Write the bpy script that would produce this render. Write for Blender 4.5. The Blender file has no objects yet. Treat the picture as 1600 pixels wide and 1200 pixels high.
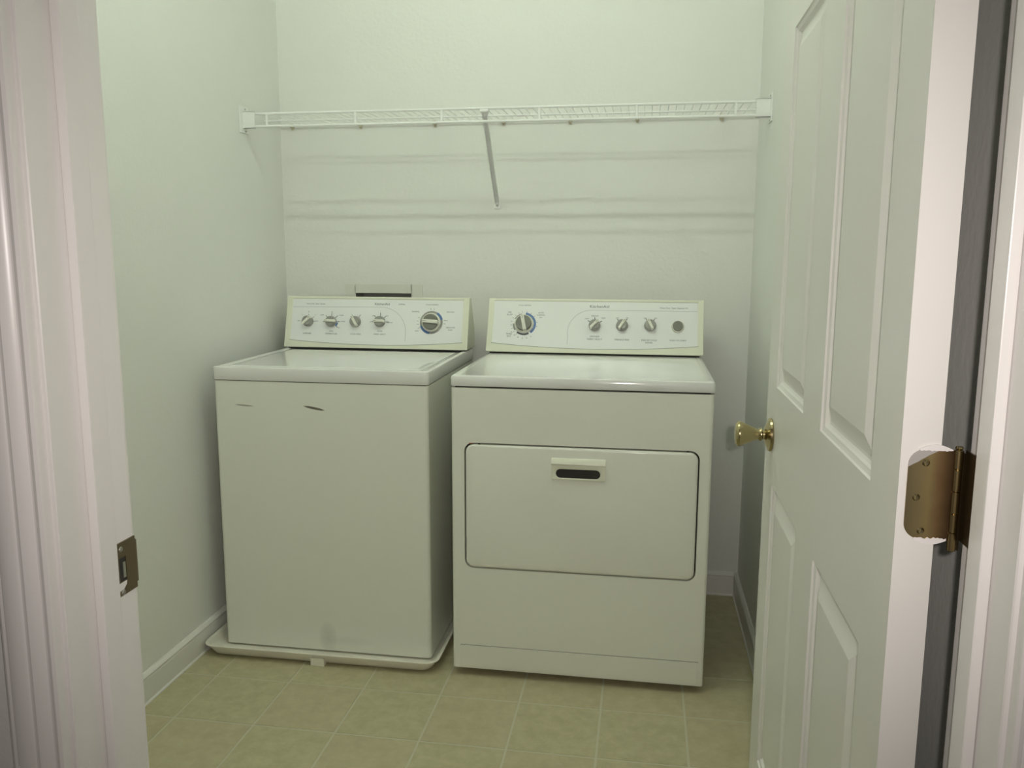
import bpy, bmesh, math, random
from mathutils import Vector, Matrix
random.seed(4)
C = bpy.context.scene.collection
R = math.radians

# ------------------------------------------------------------------ camera
CAM = Vector((1.3574, -3.0199, 1.2447))
yaw, pitch, roll = R(9.0386), R(8.8136), R(0.178)
fwd = Vector((-math.sin(yaw) * math.cos(pitch), math.cos(yaw) * math.cos(pitch), -math.sin(pitch)))
rt = Vector((math.cos(yaw), math.sin(yaw), 0)); up = rt.cross(fwd)
r2 = rt * math.cos(roll) + up * math.sin(roll); u2 = -rt * math.sin(roll) + up * math.cos(roll)
cd = bpy.data.cameras.new('camera'); cam = bpy.data.objects.new('camera', cd); C.objects.link(cam)
cd.sensor_fit = 'HORIZONTAL'; cd.sensor_width = 36; cd.lens = 36 * 1293.17 / 1600; cd.clip_start = 0.02
m = Matrix((r2, u2, -fwd)).transposed().to_4x4(); m.translation = CAM
cam.matrix_world = m
bpy.context.scene.camera = cam

# ------------------------------------------------------------------ world, exposure, flash
W = bpy.data.worlds.new('world'); bpy.context.scene.world = W; W.use_nodes = True
W.node_tree.nodes['Background'].inputs[0].default_value = (1.0, 0.92, 0.82, 1)
W.node_tree.nodes['Background'].inputs[1].default_value = 0.12
vs = bpy.context.scene.view_settings
vs.view_transform = 'Standard'; vs.look = 'None'; vs.gamma = 1; vs.use_curve_mapping = False
vs.exposure = 0.0
TUBE_COL = (0.90, 1.0, 0.84); TUBE_STR = 38.0
FLASH_W = 29.0
ld = bpy.data.lights.new('camera_flash', 'SPOT'); ld.shadow_soft_size = 0.010
ld.spot_size = R(96); ld.spot_blend = 1.0
ld.energy = FLASH_W; ld.color = (1.0, 0.915, 0.87)
lf = bpy.data.objects.new('camera_flash', ld); C.objects.link(lf)
mf = Matrix((r2, u2, -fwd)).transposed().to_4x4() @ Matrix.Rotation(R(3), 4, 'X'); mf.translation = CAM + r2 * 0.035 + u2 * 0.02
lf.matrix_world = mf

# ------------------------------------------------------------------ materials
def mat(name, col, rough=0.5, metal=0.0, coat=0.0, bump=None, mottle=None, spec=0.5, emit=None):
    M = bpy.data.materials.new(name); M.use_nodes = True
    nt = M.node_tree; b = nt.nodes['Principled BSDF']
    b.inputs['Base Color'].default_value = (*col, 1); b.inputs['Roughness'].default_value = rough
    b.inputs['Metallic'].default_value = metal; b.inputs['Coat Weight'].default_value = coat
    b.inputs['Coat Roughness'].default_value = 0.04
    b.inputs['Specular IOR Level'].default_value = spec
    tc = nt.nodes.new('ShaderNodeTexCoord')
    if mottle:
        sc, col2, lo, hi = mottle
        n = nt.nodes.new('ShaderNodeTexNoise'); n.inputs['Scale'].default_value = sc
        n.inputs['Detail'].default_value = 6; n.inputs['Roughness'].default_value = 0.65
        g = nt.nodes.new('ShaderNodeNewGeometry')
        nt.links.new(g.outputs['Position'], n.inputs['Vector'])
        rmp = nt.nodes.new('ShaderNodeValToRGB')
        rmp.color_ramp.elements[0].position = lo; rmp.color_ramp.elements[1].position = hi
        rmp.color_ramp.elements[0].color = (*col, 1); rmp.color_ramp.elements[1].color = (*col2, 1)
        nt.links.new(n.outputs['Fac'], rmp.inputs['Fac'])
        nt.links.new(rmp.outputs['Color'], b.inputs['Base Color'])
    if bump:
        sc, st, dist = bump
        n = nt.nodes.new('ShaderNodeTexNoise'); n.inputs['Scale'].default_value = sc
        n.inputs['Detail'].default_value = 3
        g = nt.nodes.new('ShaderNodeNewGeometry')
        nt.links.new(g.outputs['Position'], n.inputs['Vector'])
        bp = nt.nodes.new('ShaderNodeBump'); bp.inputs['Strength'].default_value = st; bp.inputs['Distance'].default_value = dist
        nt.links.new(n.outputs['Fac'], bp.inputs['Height']); nt.links.new(bp.outputs['Normal'], b.inputs['Normal'])
    if emit:
        b.inputs['Emission Color'].default_value = (*emit[0], 1); b.inputs['Emission Strength'].default_value = emit[1]
    return M

WALL = mat('wall_paint', (0.83, 0.84, 0.80), 0.55, bump=(75, 0.38, 0.0022), mottle=(3.0, (0.845, 0.85, 0.81), 0.35, 0.65))
CEIL = mat('ceiling_paint', (0.80, 0.80, 0.76), 0.8, bump=(60, 0.5, 0.004))
TRIM = mat('trim_gloss_paint', (0.87, 0.85, 0.83), 0.30, bump=(14, 0.06, 0.002))
DOORP = mat('door_gloss_paint', (0.82, 0.81, 0.77), 0.34, bump=(180, 0.05, 0.0006))
TILE = mat('vinyl_tile', (0.44, 0.405, 0.245), 0.42, mottle=(26, (0.54, 0.50, 0.32), 0.36, 0.66), bump=(60, 0.15, 0.001))
TILE2 = mat('vinyl_tile_warm', (0.45, 0.40, 0.25), 0.42, mottle=(22, (0.53, 0.485, 0.31), 0.36, 0.66), bump=(60, 0.15, 0.001))
GROUT = mat('vinyl_joint', (0.56, 0.55, 0.42), 0.5)
ENAMEL = mat('white_enamel', (0.84, 0.845, 0.755), 0.28, coat=0.25)
PORC = mat('porcelain_top', (0.84, 0.84, 0.82), 0.13, coat=0.4)
PANEL = mat('control_face_white', (0.93, 0.94, 0.93), 0.22, coat=0.3)
ALMOND = mat('almond_plastic', (0.83, 0.84, 0.70), 0.35)
PAN = mat('white_plastic', (0.84, 0.81, 0.70), 0.4)
WIRE = mat('white_vinyl_wire', (0.90, 0.91, 0.89), 0.3)
CLIPM = mat('aged_clip_plastic', (0.60, 0.55, 0.42), 0.4)
KGREY = mat('knob_grey', (0.20, 0.20, 0.17), 0.4)
KGREY2 = mat('knob_grey_skirt', (0.34, 0.34, 0.31), 0.35)
KWHITE = mat('knob_white', (0.82, 0.82, 0.72), 0.3)
BLUE = mat('print_blue', (0.10, 0.19, 0.42), 0.4)
INK = mat('print_ink', (0.13, 0.14, 0.16), 0.5)
INKL = mat('print_ink_light', (0.42, 0.44, 0.46), 0.5)
DARK = mat('dark_gap', (0.035, 0.032, 0.028), 0.8)
BOXIN = mat('outlet_box_interior', (0.36, 0.36, 0.34), 0.6)  # shade inside the recess is put into this grey
BRASS = mat('polished_brass', (0.44, 0.37, 0.20), 0.22, metal=1.0)
STRIKE = mat('aged_bronze_plate', (0.20, 0.155, 0.10), 0.38, metal=0.85)
DBRONZE = mat('dark_hinge_bronze', (0.13, 0.10, 0.055), 0.35, metal=0.9)
HBRASS = mat('hinge_barrel_brass', (0.34, 0.26, 0.13), 0.28, metal=1.0)
SCREW = mat('screw_steel', (0.45, 0.44, 0.38), 0.35, metal=0.8)
CARPET = mat('hall_flooring', (0.42, 0.36, 0.29), 0.9, bump=(300, 0.5, 0.002))
HOUS = mat('lamp_housing', (0.8, 0.8, 0.78), 0.5)
TUBE = mat('fluorescent_tube', (0.9, 0.9, 0.9), 0.5, emit=(TUBE_COL, TUBE_STR))
PLATE = mat('plate_white', (0.80, 0.80, 0.74), 0.4)

# ring: hinge leaf, brass with a grey paint film over one corner (wear with its own shape)
def hinge_mat():
    M = mat('worn_brass_leaf_reflections', (0.50, 0.34, 0.16), 0.33, metal=1.0)
    nt = M.node_tree; b = nt.nodes['Principled BSDF']
    g = nt.nodes.new('ShaderNodeNewGeometry')
    sep = nt.nodes.new('ShaderNodeSeparateXYZ'); nt.links.new(g.outputs['Position'], sep.inputs[0])
    n = nt.nodes.new('ShaderNodeTexNoise'); n.inputs['Scale'].default_value = 60; nt.links.new(g.outputs['Position'], n.inputs['Vector'])
    def mth(op, a, b_, c=None):
        q = nt.nodes.new('ShaderNodeMath'); q.operation = op
        for i, v in enumerate((a, b_, c)):
            if v is None: continue
            if isinstance(v, (int, float)): q.inputs[i].default_value = v
            else: nt.links.new(v, q.inputs[i])
        return q.outputs[0]
    # film: z > 1.0475 + 0.55*(x-1.615) and x < 1.640
    zl = mth('MULTIPLY_ADD', mth('SUBTRACT', sep.outputs[0], 1.615), 0.62, 1.0440)
    zl = mth('MULTIPLY_ADD', n.outputs['Fac'], 0.006, zl)
    mask = mth('MULTIPLY', mth('GREATER_THAN', sep.outputs[2], zl), mth('LESS_THAN', sep.outputs[0], 1.641))
    mx = nt.nodes.new('ShaderNodeMix'); mx.data_type = 'RGBA'
    nt.links.new(mask, mx.inputs[0])
    # reflections painted into the leaf colour: brown band, dark towards the pin
    rp = nt.nodes.new('ShaderNodeValToRGB'); e = rp.color_ramp.elements
    e[0].position = 0; e[0].color = (0.36, 0.30, 0.17, 1); e[1].position = 1; e[1].color = (0.07, 0.05, 0.03, 1)
    k = e.new(0.45); k.color = (0.50, 0.39, 0.19, 1); k = e.new(0.68); k.color = (0.36, 0.23, 0.12, 1)
    f = mth('DIVIDE', mth('SUBTRACT', sep.outputs[0], 1.613), 0.044)
    f = mth('MULTIPLY_ADD', n.outputs['Fac'], 0.12, mth('SUBTRACT', f, 0.06))
    nt.links.new(f, rp.inputs[0]); nt.links.new(rp.outputs[0], mx.inputs[6])
    mx.inputs[7].default_value = (0.48, 0.46, 0.44, 1)
    nt.links.new(mx.outputs[2], b.inputs['Base Color'])
    nt.links.new(mth('SUBTRACT', 1.0, mth('MULTIPLY', mask, 0.8)), b.inputs['Metallic'])
    return M
HLEAF = hinge_mat()

# enamel with two dark scratches and a grey scuff near the base (marks on the washer front)
def scratched():
    M = mat('scratched_enamel', (0.84, 0.845, 0.755), 0.28, coat=0.25)
    nt = M.node_tree; b = nt.nodes['Principled BSDF']
    g = nt.nodes.new('ShaderNodeNewGeometry')
    sep = nt.nodes.new('ShaderNodeSeparateXYZ'); nt.links.new(g.outputs['Position'], sep.inputs[0])
    nz = nt.nodes.new('ShaderNodeTexNoise'); nz.inputs['Scale'].default_value = 120; nt.links.new(g.outputs['Position'], nz.inputs['Vector'])
    def mth(op, a, b_=None, c=None):
        q = nt.nodes.new('ShaderNodeMath'); q.operation = op
        for i, v in enumerate((a, b_, c)):
            if v is None: continue
            if isinstance(v, (int, float)): q.inputs[i].default_value = v
            else: nt.links.new(v, q.inputs[i])
        return q.outputs[0]
    prev = None
    for cx, cz, hx, hz, sl, amt, soft, col in [(0.159, 0.7903, 0.034, 0.0030, -0.05, 0.62, 1.5, (0.10, 0.09, 0.06, 1)),
                                               (0.383, 0.7885, 0.036, 0.0044, -0.17, 0.9, 2.0, (0.07, 0.055, 0.035, 1)),
                                               (0.404, 0.058, 0.032, 0.055, 0.0, 0.28, 0.9, (0.30, 0.29, 0.28, 1)),
                                               (0.47, 0.050, 0.10, 0.018, 0.0, 0.12, 1.0, (0.35, 0.36, 0.38, 1))]:
        dx = mth('SUBTRACT', sep.outputs[0], cx)
        dz = mth('SUBTRACT', mth('SUBTRACT', sep.outputs[2], cz), mth('MULTIPLY', dx, sl))
        q = mth('ADD', mth('POWER', mth('ABSOLUTE', mth('DIVIDE', dx, hx)), 2.0), mth('POWER', mth('ABSOLUTE', mth('DIVIDE', dz, hz)), 2.0))
        q = mth('MULTIPLY', mth('SUBTRACT', 1.0, q), soft)
        q = mth('MULTIPLY', q, mth('ADD', mth('MULTIPLY', nz.outputs['Fac'], 0.8), 0.6))
        cl = nt.nodes.new('ShaderNodeClamp'); nt.links.new(q, cl.inputs[0])
        fac = mth('MULTIPLY', cl.outputs[0], amt)
        mx = nt.nodes.new('ShaderNodeMix'); mx.data_type = 'RGBA'
        nt.links.new(fac, mx.inputs[0])
        if prev is None: mx.inputs[6].default_value = (0.84, 0.845, 0.755, 1)
        else: nt.links.new(prev, mx.inputs[6])
        mx.inputs[7].default_value = col
        prev = mx.outputs[2]
    nt.links.new(prev, b.inputs['Base Color'])
    return M
SCR = scratched()

# ------------------------------------------------------------------ helpers
ORG = {}
def tag(o, label=None, cat=None, group=None, kind=None):
    if label: o['label'] = label
    if cat: o['category'] = cat
    if group: o['group'] = group
    if kind: o['kind'] = kind
    return o
def empty(name, loc, label=None, cat=None, kind=None):
    o = bpy.data.objects.new(name, None); C.objects.link(o); o.location = loc; o.empty_display_size = 0.1
    ORG[o.name] = Vector(loc); return tag(o, label, cat, None, kind)
def org(p): return ORG[p.name] if p is not None else Vector((0, 0, 0))
def finish(me, ang=35):
    for p in me.polygons: p.use_smooth = True
    me.set_sharp_from_angle(angle=R(ang))
def obj(name, bm, material, parent=None, at=None, wn=True, ang=35, kind=None):
    """world-space bmesh -> one object; its origin is `at` or the parent's origin"""
    o0 = Vector(at) if at is not None else org(parent)
    bmesh.ops.recalc_face_normals(bm, faces=bm.faces[:])
    bmesh.ops.translate(bm, verts=bm.verts[:], vec=-o0)
    me = bpy.data.meshes.new(name); bm.to_mesh(me); bm.free()
    finish(me, ang); me.materials.append(material)
    o = bpy.data.objects.new(name, me); C.objects.link(o)
    if parent is not None: o.parent = parent; o.location = o0 - org(parent)
    else: o.location = o0
    ORG[o.name] = o0
    if wn:
        w = o.modifiers.new('wn', 'WEIGHTED_NORMAL'); w.keep_sharp = True
    if kind: o['kind'] = kind
    return o
def inst(src, name, parent, at):
    o = src.copy(); o.name = name; C.objects.link(o); o.parent = parent; o.location = Vector(at) - org(parent)
    ORG[o.name] = Vector(at); return o
def box(bm, lo, hi, bev=0.0, seg=2, edges=None):
    t = bmesh.new()
    bmesh.ops.create_cube(t, size=1)
    lo = Vector(lo); hi = Vector(hi); c = (lo + hi) / 2; s = hi - lo
    for v in t.verts: v.co = Vector((v.co.x * s.x, v.co.y * s.y, v.co.z * s.z)) + c
    if bev:
        es = t.edges[:] if edges is None else [e for e in t.edges if edges(e)]
        bmesh.ops.bevel(t, geom=es, offset=bev, segments=seg, profile=0.5, affect='EDGES')
    merge(bm, t); return bm
def merge(bm, t, M=None):
    if M is not None: bmesh.ops.transform(t, matrix=M, verts=t.verts[:])
    mp = {v: bm.verts.new(v.co) for v in t.verts}
    for f in t.faces:
        try: bm.faces.new([mp[v] for v in f.verts])
        except ValueError: pass
    t.free()
def prism(bm, pts, axis_vec, M=None):
    """extrude closed polygon pts (Vectors) along axis_vec"""
    t = bmesh.new()
    a = [t.verts.new(Vector(p)) for p in pts]; b = [t.verts.new(Vector(p) + Vector(axis_vec)) for p in pts]
    t.faces.new(a); t.faces.new(b[::-1])
    n = len(pts)
    for i in range(n): t.faces.new([a[i], a[(i + 1) % n], b[(i + 1) % n], b[i]])
    merge(bm, t, M)
def tube(bm, p, q, r, n=8):
    p = Vector(p); q = Vector(q); d = (q - p); L = d.length; d.normalize()
    x = d.orthogonal().normalized(); y = d.cross(x)
    prism(bm, [p + x * r * math.cos(2 * math.pi * i / n) + y * r * math.sin(2 * math.pi * i / n) for i in range(n)], d * L)
def lathe(bm, prof, M, n=32):
    """prof: list of (r, h) along local +Z; M places it"""
    t = bmesh.new(); rings = []
    for r, h in prof:
        if r < 1e-6: rings.append([t.verts.new((0, 0, h))])
        else: rings.append([t.verts.new((r * math.cos(2 * math.pi * i / n), r * math.sin(2 * math.pi * i / n), h)) for i in range(n)])
    for a, b in zip(rings, rings[1:]):
        for i in range(n):
            j = (i + 1) % n
            if len(a) == 1 and len(b) == 1: continue
            if len(a) == 1: t.faces.new([a[0], b[i], b[j]])
            elif len(b) == 1: t.faces.new([a[i], a[j], b[0]])
            else: t.faces.new([a[i], a[j], b[j], b[i]])
    merge(bm, t, M)
def rrect(w, h, r, n=5, cx=0, cy=0):
    pts = []
    for sx, sy, a0 in ((1, 1, 0), (-1, 1, 90), (-1, -1, 180), (1, -1, 270)):
        for i in range(n + 1):
            a = R(a0 + 90 * i / n)
            pts.append((cx + sx * (w / 2 - r) + r * math.cos(a), cy + sy * (h / 2 - r) + r * math.sin(a)))
    return pts
def loft(bm, loops, cap0=True, cap1=True, closed=True):
    vs = [[bm.verts.new(Vector(p)) for p in l] for l in loops]
    n = len(vs[0])
    for a, b in zip(vs, vs[1:]):
        for i in range(n if closed else n - 1):
            j = (i + 1) % n
            bm.faces.new([a[i], a[j], b[j], b[i]])
    if cap0: bm.faces.new(vs[0][::-1])
    if cap1: bm.faces.new(vs[-1])
    return bm
def text_bm(bm, items, M):
    """items: (string, x, y, size, align) flat lettering in the M plane, 0.2 mm proud"""
    for s, x, y, size, al in items:
        cu = bpy.data.curves.new('t', 'FONT'); cu.body = s; cu.size = size; cu.align_x = al; cu.align_y = 'CENTER'
        cu.extrude = 0.0001; cu.resolution_u = 2
        o = bpy.data.objects.new('t', cu); C.objects.link(o)
        dg = bpy.context.evaluated_depsgraph_get()
        me = bpy.data.meshes.new_from_object(o.evaluated_get(dg))
        t = bmesh.new(); t.from_mesh(me)
        bmesh.ops.translate(t, verts=t.verts[:], vec=(x, y, 0.0017))
        merge(bm, t, M)
        bpy.data.objects.remove(o); bpy.data.meshes.remove(me); bpy.data.curves.remove(cu)

# ------------------------------------------------------------------ room shell
RW, JY, HY = 1.7258, -2.197, -2.3125       # room width, front wall room face / hall face
JL, JR, DH = 0.790, 1.666, 2.055           # door opening
H = 2.74
# back wall with the recess for the laundry outlet box
OX0, OX1, OZ0, OZ1 = 0.275, 0.497, 0.90, 1.106
b = bmesh.new()
box(b, (-0.12, 0, 0), (OX0, 0.12, H)); box(b, (OX1, 0, 0), (RW + 0.12, 0.12, H))
box(b, (OX0, 0, 0), (OX1, 0.12, OZ0)); box(b, (OX0, 0, OZ1), (OX1, 0.12, H))
obj('wall_back', b, WALL, wn=False, kind='structure')
b = bmesh.new(); box(b, (-0.12, HY, 0), (0, 0, H)); obj('wall_left', b, WALL, wn=False, kind='structure')
b = bmesh.new(); box(b, (RW, HY, 0), (RW + 0.12, 0, H)); obj('wall_right', b, WALL, wn=False, kind='structure')
b = bmesh.new()
box(b, (-1.0, HY, 0), (-0.12, JY, H)); box(b, (0.0, HY, 0), (JL - 0.019, JY, H)); box(b, (-0.12, HY - 0.0, 0), (0.0, HY + 0.0005, H))
box(b, (JR + 0.019, HY, 0), (RW, JY, H)); box(b, (RW + 0.12, HY, 0), (2.9, JY, H)); box(b, (JL - 0.019, HY, DH + 0.019), (JR + 0.019, JY, H))
obj('wall_front', b, WALL, wn=False, kind='structure')
b = bmesh.new(); box(b, (-0.12, HY, H), (RW + 0.12, 0.12, H + 0.1)); obj('ceiling', b, CEIL, wn=False, kind='structure')
b = bmesh.new(); box(b, (-1.0, -4.2, -0.06), (2.9, HY, -0.002)); obj('floor', b, CARPET, wn=False, kind='structure')['label'] = 'hall floor'
b = bmesh.new(); box(b, (0, HY, -0.06), (RW, 0, -0.0008))
fl = obj('floor', b, GROUT, wn=False, kind='structure')
# floor tiles, 9 inch, thin joints
GX, GY, GS, GAP = 0.3529, -1.1025, 0.2288, 0.0030
cache = {}
for i in range(-3, 8):
    for j in range(-7, 6):
        x0, x1 = GX + i * GS + GAP, GX + (i + 1) * GS - GAP
        y0, y1 = GY + j * GS + GAP, GY + (j + 1) * GS - GAP
        x0, x1 = max(x0, 0.002), min(x1, RW - 0.002); y0, y1 = max(y0, HY + 0.002), min(y1, -0.002)
        if x1 - x0 < 0.01 or y1 - y0 < 0.01: continue
        if y0 < JY:                                  # only between the jambs
            if y1 < JY + 0.03 or True:
                if x1 < JL or x0 > JR:
                    y0 = max(y0, JY)
                    if y1 - y0 < 0.01: continue
                else: x0, x1 = max(x0, JL), min(x1, JR)
        key = (round(x1 - x0, 4), round(y1 - y0, 4))
        at = ((x0 + x1) / 2, (y0 + y1) / 2, 0)
        if key not in cache:
            t = bmesh.new(); box(t, (x0, y0, -0.0008), (x1, y1, 0.0), 0.0)
            o = obj('tile', t, TILE, fl, at=at, wn=False); cache[key] = o
        else:
            o = inst(cache[key], 'tile', fl, at)
        if random.random() < 0.4:
            o.material_slots[0].link = 'OBJECT'; o.material_slots[0].material = TILE2
        else:
            o.material_slots[0].link = 'OBJECT'; o.material_slots[0].material = TILE

# baseboards: profile (distance from wall, height)
BP = [(0.0, 0), (0.0165, 0), (0.0165, 0.003), (0.0125, 0.007), (0.0125, 0.066), (0.0105, 0.069), (0.0105, 0.073), (0.0125, 0.077), (0.009, 0.083), (0.004, 0.0875), (0.0, 0.0875)]
def baseboard(name, p, d, nrm):
    b = bmesh.new(); p = Vector(p); n = Vector(nrm)
    prism(b, [p + n * a + Vector((0, 0, h)) for a, h in BP], d)
    obj(name, b, DOORP, kind='structure')
baseboard('baseboard_left', (0, JY, 0), (0, -JY, 0), (1, 0, 0))
baseboard('baseboard_right', (RW, JY + 0.02, 0), (0, -JY - 0.02, 0), (-1, 0, 0))
baseboard('baseboard_back', (0.0165, 0, 0), (RW - 0.033, 0, 0), (0, -1, 0))

# ------------------------------------------------------------------ door frame
ST = 0.011; S0, S1 = -2.268, -2.238
def jamb(name, x, s):            # s=+1: face looks to +x (left jamb)
    b = bmesh.new()
    lo, hi = (x - s * 0.019, x) if s > 0 else (x, x - s * 0.019)
    box(b, (min(lo, hi), HY, 0), (max(lo, hi), JY, DH), 0.0012, 1)
    a, c = x, x + s * ST
    box(b, (min(a, c), S0, 0), (max(a, c), S1, DH - ST), 0.0025, 2)
    return obj(name, b, TRIM, kind='structure')
jl = jamb('trim_1', JL, 1); jl['label'] = 'white door jamb with a bronze strike plate'
jr = jamb('trim_2', JR, -1)
b = bmesh.new(); box(b, (JL - 0.019, HY, DH), (JR + 0.019, JY, DH + 0.019), 0.001, 1); box(b, (JL, S0, DH - ST), (JR, S1, DH), 0.002, 1)
obj('trim_3', b, TRIM, kind='structure')
# casings (hall side and room side): profile (distance out from opening, thickness)
CP = [(0.0, 0.0), (0.0, 0.0085), (0.0012, 0.0115), (0.0045, 0.0130), (0.0080, 0.0120), (0.0095, 0.0095), (0.0125, 0.0095),
      (0.0145, 0.0120), (0.0190, 0.0150), (0.0240, 0.0165), (0.0265, 0.0150), (0.0290, 0.0150), (0.0320, 0.0175), (0.0400, 0.0185), (0.0470, 0.0180),
      (0.0500, 0.0160), (0.0530, 0.0165), (0.0560, 0.0150), (0.0570, 0.0120), (0.0570, 0.0)]
def casing(n0, y, ny):
    for k, (x, s) in enumerate(((JL - 0.005, -1), (JR + 0.005, 1))):
        b = bmesh.new(); base = Vector((x, y, 0))
        prof = CP
        if ny > 0 and s > 0: prof = [(min(a, 0.052), t) for a, t in CP]
        lo = [base + Vector((s * a, ny * t, 0.0)) for a, t in prof]
        hi = [base + Vector((s * a, ny * t, DH + 0.005 + a)) for a, t in prof]
        loft(b, [lo, hi]); obj('trim_%d' % (n0 + k), b, TRIM, kind='structure')
    b = bmesh.new()
    sR = 0.052 if ny > 0 else 0.057
    lo = [Vector((JL - 0.005 - a, y + ny * t, DH + 0.005 + a)) for a, t in CP]
    hi = [Vector((JR + 0.005 + min(a, sR), y + ny * t, DH + 0.005 + a)) for a, t in CP]
    loft(b, [lo, hi]); obj('trim_%d' % (n0 + 2), b, TRIM, kind='structure')
casing(4, HY, -1); casing(7, JY, 1)

# strike plate on the left jamb rebate, with latch hole and its corner screws
sp_y0, sp_y1, sz0, sz1 = -2.2290, -2.1945, 0.868, 0.929
b = bmesh.new()
hy0, hy1, hz0, hz1 = -2.2245, -2.2125, 0.8845, 0.9115
X0, X1 = JL, JL + 0.0016
for lo, hi in (((sp_y0, sz0), (hy0, sz1)), ((hy1, sz0), (sp_y1, sz1)), ((hy0, sz0), (hy1, hz0)), ((hy0, hz1), (hy1, sz1))):
    box(b, (X0, lo[0], lo[1]), (X1, hi[0], hi[1]))
# curved lip wrapping the room-side corner
prism(b, [Vector((X0, sp_y1 - 0.004, 0.874)), Vector((X1, sp_y1 - 0.004, 0.874)), Vector((X1 - 0.001, sp_y1 + 0.004, 0.874)), Vector((X1 - 0.005, sp_y1 + 0.007, 0.874)), Vector((X1 - 0.006, sp_y1 + 0.006, 0.874)), Vector((X0 - 0.0008, sp_y1 + 0.003, 0.874))], (0, 0, 0.049))
sp = obj('strike_plate', b, STRIKE, jl, at=(JL, sp_y0, sz0), wn=False); sp['label'] = 'aged bronze strike plate'
b = bmesh.new(); box(b, (JL + 0.0002, hy0, hz0), (JL + 0.0008, hy1, hz1)); obj('latch_hole', b, DARK, sp, wn=False)
b = bmesh.new(); box(b, (JL + 0.0008, hy1 - 0.0055, hz0 + 0.003), (JL + 0.0016, hy1 - 0.0012, hz1 - 0.006)); obj('latch_tongue', b, SCREW, sp, wn=False)
b = bmesh.new()
prism(b, [Vector((X1, hy0 - 0.003, 0.8745)), Vector((X1, hy0 - 0.0035, 0.8835)), Vector((X1, hy1 - 0.001, 0.8835)), Vector((X1, hy1 - 0.002, 0.8795)), Vector((X1, hy0 + 0.005, 0.8755))], (0.0005, 0, 0))
o = obj('paint_drip', b, TRIM, sp, wn=False); o['label'] = 'white paint smear on the strike plate'
scr = None
for z in (0.8715, 0.9215):
    b = bmesh.new(); lathe(b, [(0, 0.0012), (0.0025, 0.001), (0.0034, 0)], Matrix.Translation((X1, -2.2205, z)) @ Matrix.Rotation(R(90), 4, 'Y'), 12)
    obj('screw', b, SCREW, sp, wn=False)

# ------------------------------------------------------------------ six-panel door, opened square into the room
DX0, DX1 = 1.6055, 1.6418
DY0, DY1 = -2.192, -1.334
DZ0, DZ1 = 0.012, 2.045
PY = [(-2.0945, -1.830), (-1.699, -1.4345)]
PZ = [(0.245, 0.816), (1.0035, 1.641), (1.752, 1.925)]
ys = [DY0, PY[0][0], PY[0][1], PY[1][0], PY[1][1], DY1]
zs = [DZ0]; [zs.extend(p) for p in PZ]; zs.append(DZ1)
b = bmesh.new()
box(b, (DX0, ys[0], DZ0), (DX1, ys[1], DZ1)); box(b, (DX0, ys[4], DZ0), (DX1, ys[5], DZ1)); 
for k in range(0, 7, 2): box(b, (DX0, ys[1], zs[k]), (DX1, ys[4], zs[k + 1]))
for k in range(1, 7, 2): box(b, (DX0, ys[2], zs[k]), (DX1, ys[3], zs[k + 1]))
bmesh.ops.remove_doubles(b, verts=b.verts[:], dist=1e-5)
door = obj('door_1', b, DOORP, at=(DX1, DY0, 0), wn=False, kind='structure')
door['label'] = 'white six-panel door swung open into the laundry room'
for (py0, py1) in PY:
    for (pz0, pz1) in PZ:
        b = bmesh.new()
        # (inset, depth below face): ogee step down, groove, raised bevel, flat field
        prof = [(0.0, 0.0), (0.0015, 0.0028), (0.005, 0.0040), (0.008, 0.0045), (0.0105, 0.0075), (0.0135, 0.0098), (0.0175, 0.0100), (0.021, 0.0094), (0.040, 0.0025), (0.043, 0.0018)]
        loops = []
        for ins, dep in prof:
            loops.append([(DX0 + dep, py0 + ins, pz0 + ins), (DX0 + dep, py1 - ins, pz0 + ins), (DX0 + dep, py1 - ins, pz1 - ins), (DX0 + dep, py0 + ins, pz1 - ins)])
        back = [[(DX1 + DX0 - p[0], p[1], p[2]) for p in l] for l in loops]
        loft(b, loops[::-1] + back[:], True, True)
        obj('door_panel', b, DOORP, door, wn=False, ang=12)

# knob (hall side) with rose, plus the latch on the free edge
KY, KZ = -1.405, 0.9065
Mk = Matrix.Translation((DX0, KY, KZ)) @ Matrix.Rotation(R(-90), 4, 'Y')
b = bmesh.new()
lathe(b, [(0.0095, 0.008), (0.0095, 0.017), (0.0125, 0.019), (0.0125, 0.022), (0.010, 0.025), (0.0110, 0.029), (0.0165, 0.041), (0.0225, 0.054), (0.0245, 0.060), (0.0245, 0.0635), (0.021, 0.067), (0.012, 0.0685), (0, 0.069)], Mk, 40)
kn = obj('door_knob', b, BRASS, door, at=(DX0, KY, KZ), wn=False, ang=50)
b = bmesh.new(); lathe(b, [(0, 0), (0.031, 0), (0.0325, 0.002), (0.0315, 0.006), (0.024, 0.009), (0.016, 0.0125), (0.011, 0.0135), (0.0, 0.0135)], Mk, 40)
obj('rose', b, BRASS, kn, wn=False, ang=50)
Mk2 = Matrix.Translation((DX1, KY, KZ)) @ Matrix.Rotation(R(90), 4, 'Y')
b = bmesh.new()
lathe(b, [(0.031, 0), (0.0325, 0.002), (0.0315, 0.006), (0.024, 0.009), (0.0115, 0.0125), (0.0095, 0.017), (0.0125, 0.022), (0.010, 0.025), (0.0165, 0.041), (0.0225, 0.054), (0.0245, 0.060), (0.021, 0.067), (0, 0.069)], Mk2, 32)
obj('door_knob', b, BRASS, door, at=(DX1, KY, KZ), wn=False, ang=50)
b = bmesh.new(); box(b, (DX0 + 0.006, DY1, KZ - 0.028), (DX1 - 0.006, DY1 + 0.0015, KZ + 0.028)); box(b, (DX0 + 0.011, DY1 + 0.001, KZ - 0.010), (DX1 - 0.011, DY1 + 0.010, KZ + 0.010), 0.002, 2)
obj('latch', b, BRASS, door, wn=False)

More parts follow.
